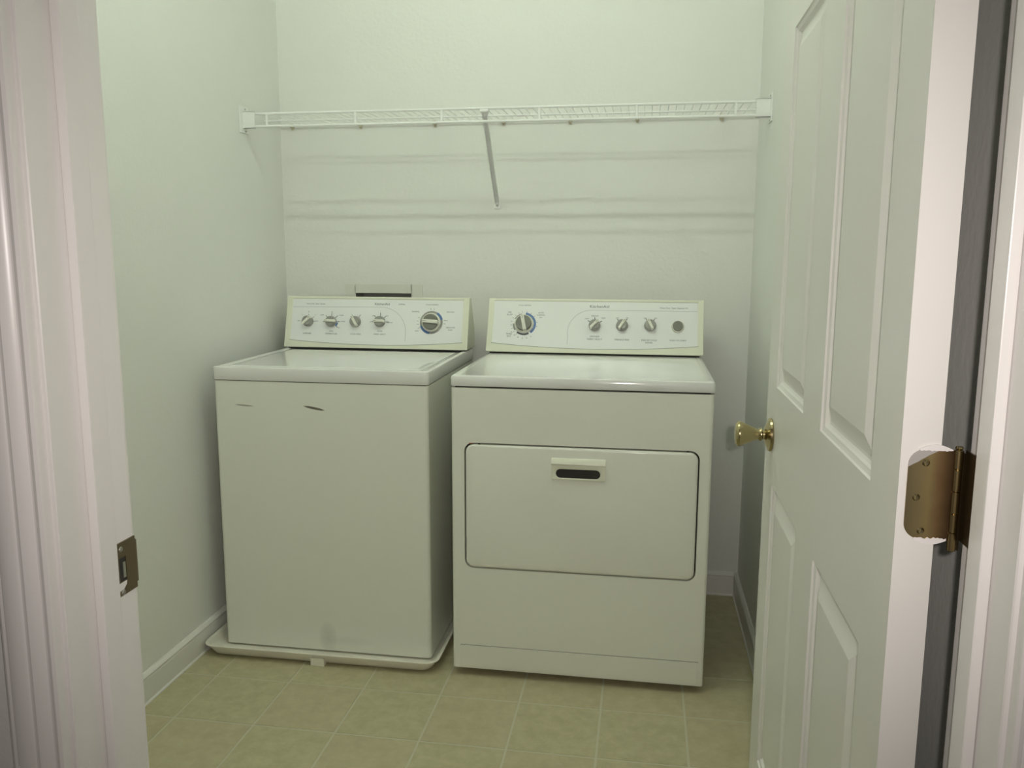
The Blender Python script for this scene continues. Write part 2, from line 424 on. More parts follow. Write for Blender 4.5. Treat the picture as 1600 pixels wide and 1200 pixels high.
# hinge: leaf on the door edge, knuckles on the pin, leaf on the jamb
PX, PYH = 1.6575, -2.1905
hz_lo, hz_hi = 0.9735, 1.0625
b = bmesh.new()
rr = 0.015; n = 8
pts = [Vector((PX - 0.002, 0, hz_lo)), Vector((PX - 0.002, 0, hz_hi))]
for i in range(n + 1):
    a = R(90 + 90 * i / n); pts.append(Vector((1.6128 + rr + rr * math.cos(a), 0, hz_hi - rr + rr * math.sin(a))))
for i in range(n + 1):
    a = R(180 + 90 * i / n); pts.append(Vector((1.6128 + rr + rr * math.cos(a), 0, hz_lo + rr + rr * math.sin(a))))
for p in pts: p.y = DY0 - 0.0016
prism(b, pts, (0, 0.0016, 0))
hg = obj('hinge', b, HLEAF, door, at=(PX, DY0, hz_lo), wn=False); hg['label'] = 'gold-brown brass hinge, paint on its edges'
ks = [hz_lo - 0.0105, 0.9815, 1.0005, 1.0225, 1.0445, hz_hi + 0.001]
for k in range(5):
    b = bmesh.new(); r_ = 0.0042 if k % 2 == 0 else 0.0040
    lathe(b, [(0, 0), (r_ - 0.0006, 0), (r_, 0.0006), (r_, ks[k + 1] - ks[k] - 0.0010), (r_ - 0.0006, ks[k + 1] - ks[k] - 0.0004), (0, ks[k + 1] - ks[k] - 0.0004)], Matrix.Translation((PX, PYH - 0.0025, ks[k])), 20)
    obj('knuckle', b, HBRASS, hg, wn=False)
b = bmesh.new(); lathe(b, [(0, 0.0), (0.0028, 0.0), (0.0038, 0.0012), (0.003, 0.003), (0, 0.0036)], Matrix.Translation((PX, PYH - 0.0025, hz_hi + 0.001)), 16)
obj('pin', b, BRASS, hg, wn=False)
b = bmesh.new()
prism(b, [Vector((PX + 0.002, PYH - 0.0015, hz_lo - 0.008)), Vector((JR - 0.0006, PYH + 0.001, hz_lo - 0.012)), Vector((JR - 0.0006, PYH + 0.001, hz_hi - 0.004)), Vector((PX + 0.002, PYH - 0.0015, hz_hi - 0.001))], (0.0, 0.0016, 0))
box(b, (JR - 0.0016, -2.222, hz_lo), (JR + 0.0, PYH + 0.0, hz_hi))
jlf = obj('hinge_leaf', b, DBRONZE, hg, wn=False)
for x, z in ((1.6220, 1.0150), (1.6285, 1.0495), (1.6285, 0.9815)):
    b = bmesh.new(); lathe(b, [(0, 0.0006), (0.0022, 0.0010), (0.0036, 0.0)], Matrix.Translation((x, DY0 - 0.0016, z)) @ Matrix.Rotation(R(90), 4, 'X'), 14)
    obj('screw', b, BRASS, hg, wn=False)
# ragged white paint left along the lower and upper edge of the leaf
for zz, sgn, sd in ((hz_lo, 1, 3), (hz_hi, -1, 8)):
    rnd = random.Random(sd); pts = []; N_ = 16
    xs = [1.622 + (1.652 - 1.622) * i / N_ for i in range(N_ + 1)]
    yy = DY0 - 0.0022
    lowp = [Vector((x, yy, zz - sgn * 0.0045 * math.sin(math.pi * i / N_) - sgn * 0.0006)) for i, x in enumerate(xs)]
    hip = [Vector((x, yy, zz + sgn * rnd.uniform(0.0004, 0.0024 if sgn > 0 else 0.0014))) for x in xs]
    b = bmesh.new(); prism(b, lowp + hip[::-1], (0, 0.0021, 0))
    o = obj('paint_smear', b, TRIM, hg, wn=False); o['label'] = 'ragged white paint along the hinge edge'

# ------------------------------------------------------------------ ceiling lamp: two fluorescent tubes
lamp = empty('ceiling_light', (RW / 2, -1.245, H), 'fluorescent strip light with two bare tubes on the ceiling above the appliances', 'lamp')
b = bmesh.new(); box(b, (0.235, -1.385, H - 0.045), (1.49, -1.105, H), 0.006, 2); obj('housing', b, HOUS, lamp)
for y in (-1.335, -1.155):
    b = bmesh.new(); tube(b, (0.275, y, H - 0.078), (1.45, y, H - 0.078), 0.0105, 14); obj('tube', b, TUBE, lamp, wn=False)
for x in (0.255, 1.45):
    b = bmesh.new(); box(b, (x, -1.365, H - 0.098), (x + 0.02, -1.125, H - 0.045), 0.003, 2); obj('lamp_holder', b, HOUS, lamp)

# ------------------------------------------------------------------ laundry outlet box in the back wall
ob = empty('laundry_outlet_box', ((OX0 + OX1) / 2, 0, OZ0), 'recessed laundry outlet box with a white frame behind the washer control panel', 'outlet box')
b = bmesh.new()
F0, F1, FZ0, FZ1 = 0.2375, 0.538, 0.872, 1.138
for lo, hi in (((F0, FZ0), (OX0 + 0.002, FZ1)), ((OX1 - 0.002, FZ0), (F1, FZ1)), ((OX0, FZ0), (OX1, OZ0 + 0.002)), ((OX0, OZ1 - 0.002), (OX1, FZ1))):
    box(b, (lo[0], -0.004, lo[1]), (hi[0], 0.0, hi[1]))
bmesh.ops.remove_doubles(b, verts=b.verts[:], dist=1e-5)
obj('face_frame', b, PLATE, ob, wn=False)
b = bmesh.new()
box(b, (OX0, 0.085, OZ0), (OX1, 0.09, OZ1)); box(b, (OX0, 0.0, OZ0), (OX0 + 0.003, 0.085, OZ1)); box(b, (OX1 - 0.003, 0.0, OZ0), (OX1, 0.085, OZ1))
box(b, (OX0, 0.0, OZ0), (OX1, 0.085, OZ0 + 0.003)); box(b, (OX0, 0.0, OZ1 - 0.003), (OX1, 0.085, OZ1))
obj('recess_liner', b, BOXIN, ob, wn=False)

# ------------------------------------------------------------------ wire shelf
SZ, SF = 1.7137, -0.298
sh = empty('wire_shelf', (RW / 2, -0.15, SZ), 'white vinyl-coated wire shelf spanning the back wall above the washer and dryer', 'shelf')
rail_r = 0.0034
for nm, y, z, r_ in (('front_rail', SF, SZ, 0.0042), ('front_rail', SF, SZ - 0.0408, 0.0042), ('middle_rail', -0.141, SZ + 0.0015, 0.0033), ('back_rail', -0.012, SZ + 0.0045, 0.0024)):
    b = bmesh.new(); tube(b, (0.004, y, z), (RW - 0.004, y, z), r_, 10); obj(nm, b, WIRE, sh, wn=False)
b = bmesh.new(); tube(b, (0.02, SF + 0.002, SZ + 0.001), (0.02, -0.008, SZ + 0.0085), 0.0011, 6)
w0 = obj('cross_wire', b, WIRE, sh, at=(0.02, SF, SZ), wn=False)
x = 0.02 + 0.0254
while x < RW - 0.012:
    inst(w0, 'cross_wire', sh, (x, SF, SZ)); x += 0.0254
b = bmesh.new(); box(b, (0.3966 - 0.0042, SF - 0.0030, SZ - 0.0408), (0.3966 + 0.0042, SF + 0.0025, SZ), 0.0015, 2)
u0 = obj('lip_upright', b, WIRE, sh, at=(0.3966, SF, SZ))
for x in (0.0867, 0.6898, 1.0106, 1.3176, 1.6195): inst(u0, 'lip_upright', sh, (x, SF, SZ))
for s, xw in ((1, 0.0), (-1, RW)):
    b = bmesh.new()
    def bx2(x0, x1, ylo, yhi, zlo, zhi, bev):
        a, c = xw + s * x0, xw + s * x1
        box(b, (min(a, c), ylo, zlo), (max(a, c), yhi, zhi), bev, 2)
    bx2(0.0, 0.0035, -0.325, -0.262, SZ - 0.062, SZ + 0.026, 0.0012)
    bx2(0.0035, 0.0465, SF - 0.0085, SF - 0.0055, SZ - 0.0475, SZ + 0.0075, 0.001)
    bx2(0.0035, 0.0465, SF - 0.0085, SF + 0.008, SZ + 0.0045, SZ + 0.0075, 0.001)
    bx2(0.0035, 0.0465, SF - 0.0085, SF + 0.008, SZ - 0.0475, SZ - 0.0445, 0.001)
    eb = obj('end_bracket', b, WIRE, sh, at=(xw, SF, SZ))
    for z in (SZ + 0.018, SZ - 0.055):
        b = bmesh.new(); lathe(b, [(0, 0.0016), (0.003, 0.0012), (0.0036, 0)], Matrix.Translation((xw + s * 0.0035, SF + 0.012, z)) @ Matrix.Rotation(R(90 * s), 4, 'Y'), 12)
        obj('screw', b, SCREW, eb, wn=False)
# diagonal support brace: channel section from the front rail down to the wall
T0, T1 = Vector((0.8310, SF + 0.006, SZ - 0.006)), Vector((0.8215, -0.003, 1.437))
d = (T1 - T0).normalized(); sx = Vector((1, 0, 0)); sx = (sx - d * sx.dot(d)).normalized(); nn = d.cross(sx)
if nn.y > 0: nn = -nn
b = bmesh.new(); w2 = 0.0082
sec = [(-w2, 0), (w2, 0), (w2, -0.010), (w2 - 0.002, -0.010), (w2 - 0.002, -0.002), (-w2 + 0.002, -0.002), (-w2 + 0.002, -0.010), (-w2, -0.010)]
prism(b, [T0 + sx * a + nn * -c for a, c in sec], d * (T1 - T0).length)
box(b, (0.8310 - 0.014, SF - 0.005, SZ - 0.0115), (0.8310 + 0.014, SF + 0.012, SZ - 0.0035), 0.002, 2)
prism(b, [Vector((0.8310 - 0.014, SF + 0.004, SZ - 0.009)), Vector((0.8310 + 0.014, SF + 0.004, SZ - 0.009)), Vector((0.8310 + 0.008, SF + 0.016, SZ - 0.022)), Vector((0.8310 - 0.008, SF + 0.016, SZ - 0.022))], (0, 0.003, 0))
br = obj('support_brace', b, WIRE, sh, at=T1, wn=False)
b = bmesh.new(); box(b, (0.8215 - 0.0125, -0.0045, 1.412), (0.8215 + 0.0125, 0, 1.4385), 0.002, 2)
obj('foot_plate', b, WIRE, br)
b = bmesh.new(); lathe(b, [(0, 0.0024), (0.003, 0.002), (0.0042, 0)], Matrix.Translation((0.8215, -0.0045, 1.424)) @ Matrix.Rotation(R(90), 4, 'X'), 12)
obj('screw', b, SCREW, br, wn=False)
b = bmesh.new(); box(b, (0.3138 - 0.007, -0.018, SZ - 0.004), (0.3138 + 0.007, 0.0, SZ + 0.010), 0.003, 2)
box(b, (0.3138 - 0.004, -0.008, SZ - 0.011), (0.3138 + 0.004, 0.0, SZ - 0.003), 0.001, 1)
c0 = obj('wall_clip', b, CLIPM, sh, at=(0.3138, 0, SZ)); c0['label'] = 'yellowed wall clip'
for x in (0.0495, 0.593, 0.7994 + 0.045, 1.0828, 1.3163, 1.6016): inst(c0, 'wall_clip', sh, (x, 0, SZ))

# ------------------------------------------------------------------ washer drain pan
pan = None
def panloop(x0, x1, y0, y1, z, r):
    return [(px, py, z) for px, py in rrect(x1 - x0, y1 - y0, r, 5, (x0 + x1) / 2, (y0 + y1) / 2)]
b = bmesh.new()
PB = (0.038, 0.752, -0.7555, -0.045); PT = (0.0185, 0.7745, -0.7745, -0.026); ZT = 0.0415
def off(bx, d): return (bx[0] - d, bx[1] + d, bx[2] - d, bx[3] + d)
loft(b, [panloop(*off(PB, -0.004), 0.0045, 0.03), panloop(*PB, 0.009, 0.034), panloop(*off(PB, 0.010), 0.028, 0.036),
         panloop(*off(PB, 0.0115), ZT - 0.006, 0.038), panloop(*PT, ZT - 0.005, 0.04), panloop(*off(PT, 0.0008), ZT - 0.002, 0.04),
         panloop(*off(PT, -0.0015), ZT, 0.04), panloop(*off(PT, -0.006), ZT - 0.0005, 0.038),
         panloop(*off(PT, -0.010), ZT - 0.006, 0.036), panloop(*off(PB, 0.0065), 0.026, 0.034), panloop(*off(PB, -0.004), 0.0085, 0.03), panloop(*off(PB, -0.03), 0.0075, 0.02)], True, True)
pan = obj('drain_pan', b, PAN, at=(0.395, -0.40, 0), wn=False, ang=60)
tag(pan, 'shallow white plastic drain pan on the floor under the washer', 'pan')
b = bmesh.new(); box(b, (0.377, -0.7720, 0.0), (0.421, -0.745, 0.026), 0.002, 2); obj('drain_fitting', b, PAN, pan)

# ------------------------------------------------------------------ appliances
def frame_uv(x0, yb, zb, yt, zt):
    V = Vector((0, yt - yb, zt - zb)); L = V.length; V.normalize(); N = Vector((0, -V.z, V.y))
    M = Matrix(((1, V.x, N.x, x0), (0, V.y, N.y, yb), (0, V.z, N.z, zb), (0, 0, 0, 1)))
    return M, L
def console(root, x0, w, yb, zb, yt, zt, yback, cap, sag_side, sag_mid):
    M, L = frame_uv(x0, yb, zb, yt, zt)
    xm = x0 + w / 2
    # almond housing: wedge body behind the face
    b = bmesh.new()
    N = Vector((M[0][2], M[1][2], M[2][2]))
    sec = [Vector((0, yb, zb)) - N * 0.004, Vector((0, yt, zt)) - N * 0.004 + Vector((0, 0, -0.002)), Vector((0, yt + 0.022, zt - 0.003)), Vector((0, yback - 0.012, zb + 0.075)), Vector((0, yback, zb + 0.02)), Vector((0, yback, zb))]
    prism(b, [s + Vector((x0 + 0.002, 0, 0)) for s in sec], (w - 0.004, 0, 0))
    hs = obj('console_housing', b, ALMOND, root, wn=False)
    # end caps
    for xa, xb in ((x0, x0 + cap), (x0 + w - cap, x0 + w)):
        b = bmesh.new()
        s2 = [Vector((0, yb, zb)) + N * 0.002, Vector((0, yt, zt)) + N * 0.002 + Vector((0, 0, 0.0005)), Vector((0, yt + 0.006, zt + 0.002)), Vector((0, yt + 0.024, zt)), Vector((0, yback - 0.010, zb + 0.078)), Vector((0, yback + 0.002, zb + 0.02)), Vector((0, yback + 0.002, zb))]
        prism(b, [s + Vector((xa, 0, 0)) for s in s2], (xb - xa, 0, 0))
        bmesh.ops.bevel(b, geom=b.edges[:], offset=0.0022, segments=2, profile=0.5, affect='EDGES')
        obj('end_cap', b, ALMOND, root, ang=50)
    # white control face with the curved lower edge
    b = bmesh.new(); n = 24
    f0, f1 = cap - 0.004, w - cap + 0.004
    def curve(u): 
        t = (u - w / 2) / (w / 2); return sag_mid + (sag_side - sag_mid) * t * t
    us = [f0 + (f1 - f0) * i / n for i in range(n + 1)]
    poly = [Vector((u, curve(u), -0.003)) for u in us] + [Vector((f1, L - 0.009, -0.003)), Vector((f0, L - 0.009, -0.003))]
    prism(b, poly, (0, 0, 0.0045), M)
    cf = obj('control_panel', b, PANEL, root, wn=False); cf['label'] = 'white control face with printed settings'
    # almond strip under the curve and the top trim
    b = bmesh.new()
    poly = [Vector((f0, 0.0, -0.004)), Vector((f1, 0.0, -0.004))] + [Vector((u, curve(u) - 0.0018, -0.004)) for u in us[::-1]]
    prism(b, poly, (0, 0, 0.0065), M); obj('lower_trim', b, ALMOND, root, wn=False)
    b = bmesh.new(); t = bmesh.new(); box(t, (f0, L - 0.0085, -0.006), (f1, L + 0.0005, 0.0035), 0.0025, 3); merge(b, t, M)
    obj('top_trim', b, ALMOND, root)
    b = bmesh.new(); t = [(u, curve(u) - 0.0010) for u in us]
    for A, B in zip(t, t[1:]):
        prism(b, [Vector((A[0], A[1] - 0.0008, 0.0012)), Vector((B[0], B[1] - 0.0008, 0.0012)), Vector((B[0], B[1] + 0.0009, 0.0012)), Vector((A[0], A[1] + 0.0009, 0.0012))], (0, 0, 0.0016), M)
    obj('face_shadow_line', b, KGREY2, root, wn=False)  # grey strip paints the shadow line below the face's curved edge
    return M, L, cf, curve
def arc_bm(bm, M, cx, cy, r0, r1, a0, a1, h=0.0004, n=28):
    t = bmesh.new(); lo = []
    for i in range(n + 1):
        a = R(a0 + (a1 - a0) * i / n); lo.append((math.cos(a), math.sin(a)))
    pts = [Vector((cx + r1 * c, cy + r1 * s, 0)) for c, s in lo] + [Vector((cx + r0 * c, cy + r0 * s, 0)) for c, s in lo[::-1]]
    prism(bm, [p + Vector((0, 0, 0.0015)) for p in pts], (0, 0, h), M); t.free()
def ticks(bm, M, cx, cy, r0, r1, angs, w=0.0008):
    for a in angs:
        c, s = math.cos(R(a)), math.sin(R(a)); p = Vector((-s, c, 0)) * w
        A = Vector((cx + r0 * c, cy + r0 * s, 0.0015)); B = Vector((cx + r1 * c, cy + r1 * s, 0.0015))
        prism(bm, [A - p, B - p, B + p, A + p], (0, 0, 0.0004), M)
def curve_line(bm, M, pts, w=0.0007):
    for A, B in zip(pts, pts[1:]):
        A = Vector((*A, 0.0015)); B = Vector((*B, 0.0015)); d = (B - A).normalized(); p = Vector((-d.y, d.x, 0)) * w
        prism(bm, [A - p, B - p, B + p, A + p], (0, 0, 0.0003), M)
def knob(root, M, u, v, ang, r=0.0200, h=0.021, big=False):
    K = M @ Matrix.Translation((u, v, 0.0017))
    at = K.translation.copy()
    b = bmesh.new()
    if big:
        lathe(b, [(0, 0), (r + 0.0065, 0), (r + 0.0070, 0.004), (r + 0.0045, 0.008), (r + 0.002, 0.009), (r + 0.001, 0.007), (0, 0.007)], K, 40)
        k = obj('timer_knob', b, KWHITE, root, at=at, wn=False, ang=40)
        b = bmesh.new(); lathe(b, [(0, 0.006), (r, 0.006), (r, h - 0.004), (r - 0.0015, h - 0.002), (0, h - 0.002)], K, 36)
        obj('knob_cap', b, KGREY, k, wn=False, ang=40)
    else:
        lathe(b, [(0, 0), (r, 0), (r + 0.0006, 0.003), (r, 0.006), (r - 0.0025, h - 0.003), (r - 0.004, h - 0.0015), (0, h - 0.0015)], K, 36)
        k = obj('knob', b, KGREY2, root, at=at, wn=False, ang=40)
    b = bmesh.new(); t = bmesh.new()
    ln = r + (0.001 if big else -0.0005); wd = 0.0062 if big else 0.0046
    box(t, (-ln, -wd, 0.004), (ln, wd, h + 0.005), 0.0018, 3)
    merge(b, t, K @ Matrix.Rotation(R(ang), 4, 'Z')); obj('grip', b, KWHITE, k)
    b = bmesh.new(); t = bmesh.new(); box(t, (ln * 0.45, -0.0006, h + 0.005), (ln * 0.95, 0.0006, h + 0.0053)); merge(b, t, K @ Matrix.Rotation(R(ang), 4, 'Z'))
    obj('pointer_mark', b, INK, k, wn=False)
    return k

vert = lambda e: abs(e.verts[0].co.z - e.verts[1].co.z) > 0.3

# ---- washer
WX, WW, WYF, WYB = 0.0587, 0.6799, -0.6931, -0.035
wash = empty('washing_machine', (WX + WW / 2, -0.365, 0.0085), 'white top-load washing machine standing in the drain pan, left of the dryer', 'washer')
b = bmesh.new(); box(b, (WX + 0.002, WYF + 0.002, 0.014), (WX + WW - 0.002, WYB, 0.8655), 0.012, 4, lambda e: abs(e.verts[0].co.z - e.verts[1].co.z) > 0.3)
obj('cabinet', b, SCR, wash)
b = bmesh.new(); box(b, (WX + 0.012, WYF + 0.014, 0.8645), (WX + WW - 0.012, WYB - 0.01, 0.8685)); obj('seam_filler', b, DARK, wash, wn=False)  # dark box filling the gap between cabinet and top
# porcelain top with raised rim, and the lid inside it
TZ0, TZ1 = 0.8680, 0.9085
b = bmesh.new()
def tl(d, z, r): return [(px, py, z) for px, py in rrect(WW - 2 * d, (WYB - WYF) - 2 * d, max(r, 0.002), 5, WX + WW / 2, (WYF + WYB) / 2)]
loft(b, [tl(0.001, TZ0, 0.012), tl(0.0, TZ0 + 0.002, 0.013), tl(0.0, TZ1 - 0.006, 0.013), tl(0.0015, TZ1 - 0.002, 0.012), tl(0.005, TZ1, 0.010),
         tl(0.016, TZ1, 0.008), tl(0.024, TZ1 - 0.0045, 0.006), tl(0.030, TZ1 - 0.005, 0.004)], True, True)
obj('top_panel', b, PORC, wash, wn=False, ang=30)
LX0, LX1, LY0, LY1 = WX + 0.034, WX + WW - 0.034, WYF + 0.034, -0.19
b = bmesh.new(); cx, cy = (LX0 + LX1) / 2, (LY0 + LY1) / 2
def ll(d, z, r): return [(px, py, z) for px, py in rrect(LX1 - LX0 - 2 * d, LY1 - LY0 - 2 * d, r, 5, cx, cy)]
loft(b, [ll(0.001, TZ1 - 0.0055, 0.012), ll(0, TZ1 - 0.0025, 0.012), ll(0.003, TZ1 - 0.0008, 0.012), ll(0.02, TZ1 - 0.0006, 0.010)], True, True)
obj('lid', b, PORC, wash, wn=False, ang=30)
for x in (WX + 0.06, WX + WW - 0.06):
    for y in (WYF + 0.07, WYB - 0.07):
        b = bmesh.new(); lathe(b, [(0, 0), (0.02, 0), (0.022, 0.003), (0.012, 0.006), (0, 0.006)], Matrix.Translation((x, y, 0.0082)), 16)
        obj('foot', b, DARK, wash, wn=False)
M, L, cf, cv = console(wash, WX - 0.0037, WW + 0.0074, -0.1647, 0.9128, -0.1131, 1.0942, -0.030, 0.023, 0.0290, 0.0125)
b = bmesh.new(); box(b, (WX + 0.01, -0.158, 0.9065), (WX + WW - 0.01, -0.045, 0.9135)); obj('console_gap_filler', b, DARK, wash, wn=False)  # dark box filling the gap under the washer console
SK = [(0.087, 0.0953, 45), (0.1758, 0.0950, 178), (0.2684, 0.0958, 122), (0.3601, 0.0972, 180)]
for u, v, a in SK: knob(wash, M, u, v, a)
knob(wash, M, 0.5506, 0.0979, 176, r=0.0275, h=0.022, big=True)
b = bmesh.new()
text_bm(b, [('KitchenAid', 0.3701 - 0.034, 0.1625, 0.0125, 'LEFT')], M); o = obj('brand_lettering', b, INK, cf, wn=False, kind='stuff')
b = bmesh.new()
text_bm(b, [('Heavy Duty  Super Capacity', 0.112, 0.1610, 0.0062, 'CENTER'), ('SUPERBA', 0.438, 0.1625, 0.0062, 'CENTER'), ('CYCLE CONTROL', 0.5506, 0.1625, 0.0058, 'CENTER'),
            ('LOAD SIZE', 0.086, 0.0500, 0.0066, 'CENTER'), ('TEMPERATURE', 0.178, 0.0500, 0.0070, 'CENTER'), ('RINSE', 0.178, 0.0600, 0.0056, 'CENTER'), ('CYCLE SPEED', 0.2705, 0.0505, 0.0070, 'CENTER'),
            ('FABRIC SELECT', 0.3620, 0.0515, 0.0066, 'CENTER'), ('EXTRA', 0.3620, 0.0625, 0.0060, 'CENTER'),
            ('HOT', 0.139, 0.119, 0.0066, 'CENTER'), ('WARM', 0.2120, 0.119, 0.0060, 'CENTER'), ('COLD', 0.2200, 0.0965, 0.0060, 'CENTER'), ('C/C', 0.205, 0.073, 0.0054, 'CENTER'), ('W', 0.1758, 0.131, 0.0060, 'CENTER'),
            ('NORMAL', 0.4910, 0.1365, 0.0068, 'CENTER'), ('PERM PRESS', 0.6190, 0.1365, 0.0054, 'CENTER'), ('DELICATE', 0.6220, 0.0800, 0.0072, 'CENTER'), ('WASH', 0.6220, 0.0715, 0.0062, 'CENTER'), ('RINSE', 0.499, 0.066, 0.0050, 'CENTER'),
            ('SOAK', 0.590 + 0.015, 0.105, 0.0046, 'CENTER'), ('MIN', 0.050, 0.0965, 0.0052, 'CENTER'), ('MAX', 0.1200, 0.0965, 0.0052, 'CENTER'), ('M', 0.087, 0.130, 0.0058, 'CENTER'), ('S', 0.0615, 0.119, 0.0058, 'CENTER'), ('L', 0.113, 0.119, 0.0058, 'CENTER'),
            ('REG', 0.335, 0.119, 0.0054, 'CENTER'), ('L', 0.3601, 0.131, 0.0060, 'CENTER'), ('H', 0.388, 0.119, 0.0060, 'CENTER'), ('OFF ON', 0.397, 0.0945, 0.0056, 'CENTER'), ('0', 0.324, 0.0965, 0.0058, 'CENTER')], M)
obj('lettering', b, INK, cf, wn=False, kind='stuff')
b = bmesh.new()
ticks(b, M, 0.087, 0.0953, 0.0205, 0.0275, (0, 40, 90, 140, 180), 0.0006); ticks(b, M, 0.1758, 0.095, 0.0205, 0.0325, (0, 45, 90, 135, 180, -40), 0.0010)
ticks(b, M, 0.2684, 0.0958, 0.0205, 0.0310, (58, 122), 0.0009); ticks(b, M, 0.3601, 0.0972, 0.0205, 0.0320, (0, 45, 90, 135, 180), 0.0010)
ticks(b, M, 0.5506, 0.0979, 0.0455, 0.0530, (175, 188, 160, 10, -5, 205, 95, 80), 0.0005)
obj('dial_ticks', b, INK, cf, wn=False, kind='stuff')
b = bmesh.new()
curve_line(b, M, [(0.024, 0.1490), (0.36, 0.1515)] + [(0.36 + 0.098 * math.sin(R(a)), 0.058 + 0.0935 * math.cos(R(a))) for a in range(8, 92, 7)] + [(0.458, 0.028)], 0.0005)
obj('border_line', b, INKL, cf, wn=False)
b = bmesh.new(); arc_bm(b, M, 0.5506, 0.0979, 0.0345, 0.0420, -150, 210); o = obj('dial_scale', b, KGREY2, cf, wn=False)
for a0, a1 in ((15, 58), (200, 262)):
    b = bmesh.new(); arc_bm(b, M, 0.5506, 0.0979, 0.0345, 0.0430, a0, a1, 0.0007)
    o = obj('dial_scale', b, BLUE, cf, wn=False); o['label'] = 'blue arc of the cycle dial scale'
b = bmesh.new(); arc_bm(b, M, 0.1758, 0.095, 0.0205, 0.0260, -42, -8, 0.0006); o = obj('dial_scale', b, BLUE, cf, wn=False); o['label'] = 'blue cold mark of the temperature dial'

# ---- dryer
DXA, DW, DYF, DYB = 0.8174, 0.7375, -0.7509, -0.060
dry = empty('clothes_dryer', (DXA + DW / 2, -0.405, 0), 'white front-load clothes dryer with a wide drop-down door, right of the washer', 'dryer')
BX0, BX1 = DXA + 0.002, DXA + DW - 0.002
dx0, dx1, dz0, dz1 = 0.8575, 1.5200, 0.3390, 0.7150
# cabinet: shell with a rounded-rect opening in its front for the door
b = bmesh.new()
Z0, Z1 = 0.025, 0.8735
yf = DYF + 0.002
hole = [(px, pz) for px, pz in rrect(dx1 - dx0, dz1 - dz0, 0.026, 6, (dx0 + dx1) / 2, (dz0 + dz1) / 2)]
# front skin as a ring between the outer rectangle and the hole
rz = 0.010
ocx, ocz = (BX0 + BX1) / 2, (Z0 + Z1) / 2
hv = [b.verts.new((p[0], yf, p[1])) for p in hole]; hb = [b.verts.new((p[0], yf + 0.028, p[1])) for p in hole]
fw0, fw1 = BX0 + rz, BX1 - rz
oc = [b.verts.new((fw1, yf, Z1)), b.verts.new((fw0, yf, Z1)), b.verts.new((fw0, yf, Z0)), b.verts.new((fw1, yf, Z0))]
q = len(hole) // 4
for k in range(4):
    seg = hv[k * q:(k + 1) * q]
    for a, c in zip(seg, seg[1:]): b.faces.new([oc[k], a, c])
    b.faces.new([oc[k], seg[-1], hv[((k + 1) * q) % len(hv)], oc[(k + 1) % 4]])
for i in range(len(hv)):
    j = (i + 1) % len(hv); b.faces.new([hv[i], hv[j], hb[j], hb[i]])
b.faces.new(hb)
# rounded front corners, sides, back, top and bottom
def side(xa, s):
    pr = [(xa, yf)] + [(xa + s * rz * math.sin(R(a)), yf + rz - rz * math.cos(R(a))) for a in (18, 36, 54, 72, 90)] + [(xa + s * rz, DYB)]
    lo = [b.verts.new((p[0], p[1], Z0)) for p in pr]; hi = [b.verts.new((p[0], p[1], Z1)) for p in pr]
    for i in range(len(pr) - 1): b.faces.new([lo[i], lo[i + 1], hi[i + 1], hi[i]])
    return lo, hi
l1, h1 = side(fw1, 1); l0, h0 = side(fw0, -1)
b.faces.new(h1 + h0[::-1]); b.faces.new(l0 + l1[::-1]); b.faces.new([l1[-1], l0[-1], h0[-1], h1[-1]])
bmesh.ops.remove_doubles(b, verts=b.verts[:], dist=1e-5)
obj('cabinet', b, ENAMEL, dry, ang=40)
# toe panel crease
b = bmesh.new(); box(b, (0.843, yf - 0.0012, 0.0975), (1.537, yf + 0.001, 0.0990)); obj('toe_crease', b, KGREY2, dry, wn=False)
b = bmesh.new(); box(b, (0.845, yf - 0.0018, 0.030), (1.535, yf + 0.0008, 0.0968), 0.0012, 2); obj('toe_panel', b, ENAMEL, dry)
b = bmesh.new(); box(b, (DXA + 0.012, DYF + 0.014, 0.872), (DXA + DW - 0.012, DYB - 0.01, 0.8790)); obj('seam_filler', b, DARK, dry, wn=False)  # dark filler in the gap below the dryer top
TZ0, TZ1 = 0.8785, 0.9085
b = bmesh.new()
def tl2(d, z, r): return [(px, py, z) for px, py in rrect(DW - 2 * d, (DYB - DYF) - 2 * d, max(r, 0.002), 5, DXA + DW / 2, (DYF + DYB) / 2)]
loft(b, [tl2(0.001, TZ0, 0.012), tl2(0.0, TZ0 + 0.002, 0.013), tl2(0.0, TZ1 - 0.007, 0.013), tl2(0.002, TZ1 - 0.0025, 0.012), tl2(0.0065, TZ1, 0.010), tl2(0.018, TZ1, 0.008), tl2(0.024, TZ1 - 0.0010, 0.006)], True, True)
obj('top_panel', b, PORC, dry, wn=False, ang=30)
for x in (DXA + 0.06, DXA + DW - 0.06):
    for y in (DYF + 0.07, DYB - 0.07):
        b = bmesh.new(); lathe(b, [(0, 0), (0.018, 0), (0.02, 0.006), (0.010, 0.012), (0.008, 0.026), (0, 0.026)], Matrix.Translation((x, y, 0)), 16)
        obj('foot', b, DARK, dry, wn=False)
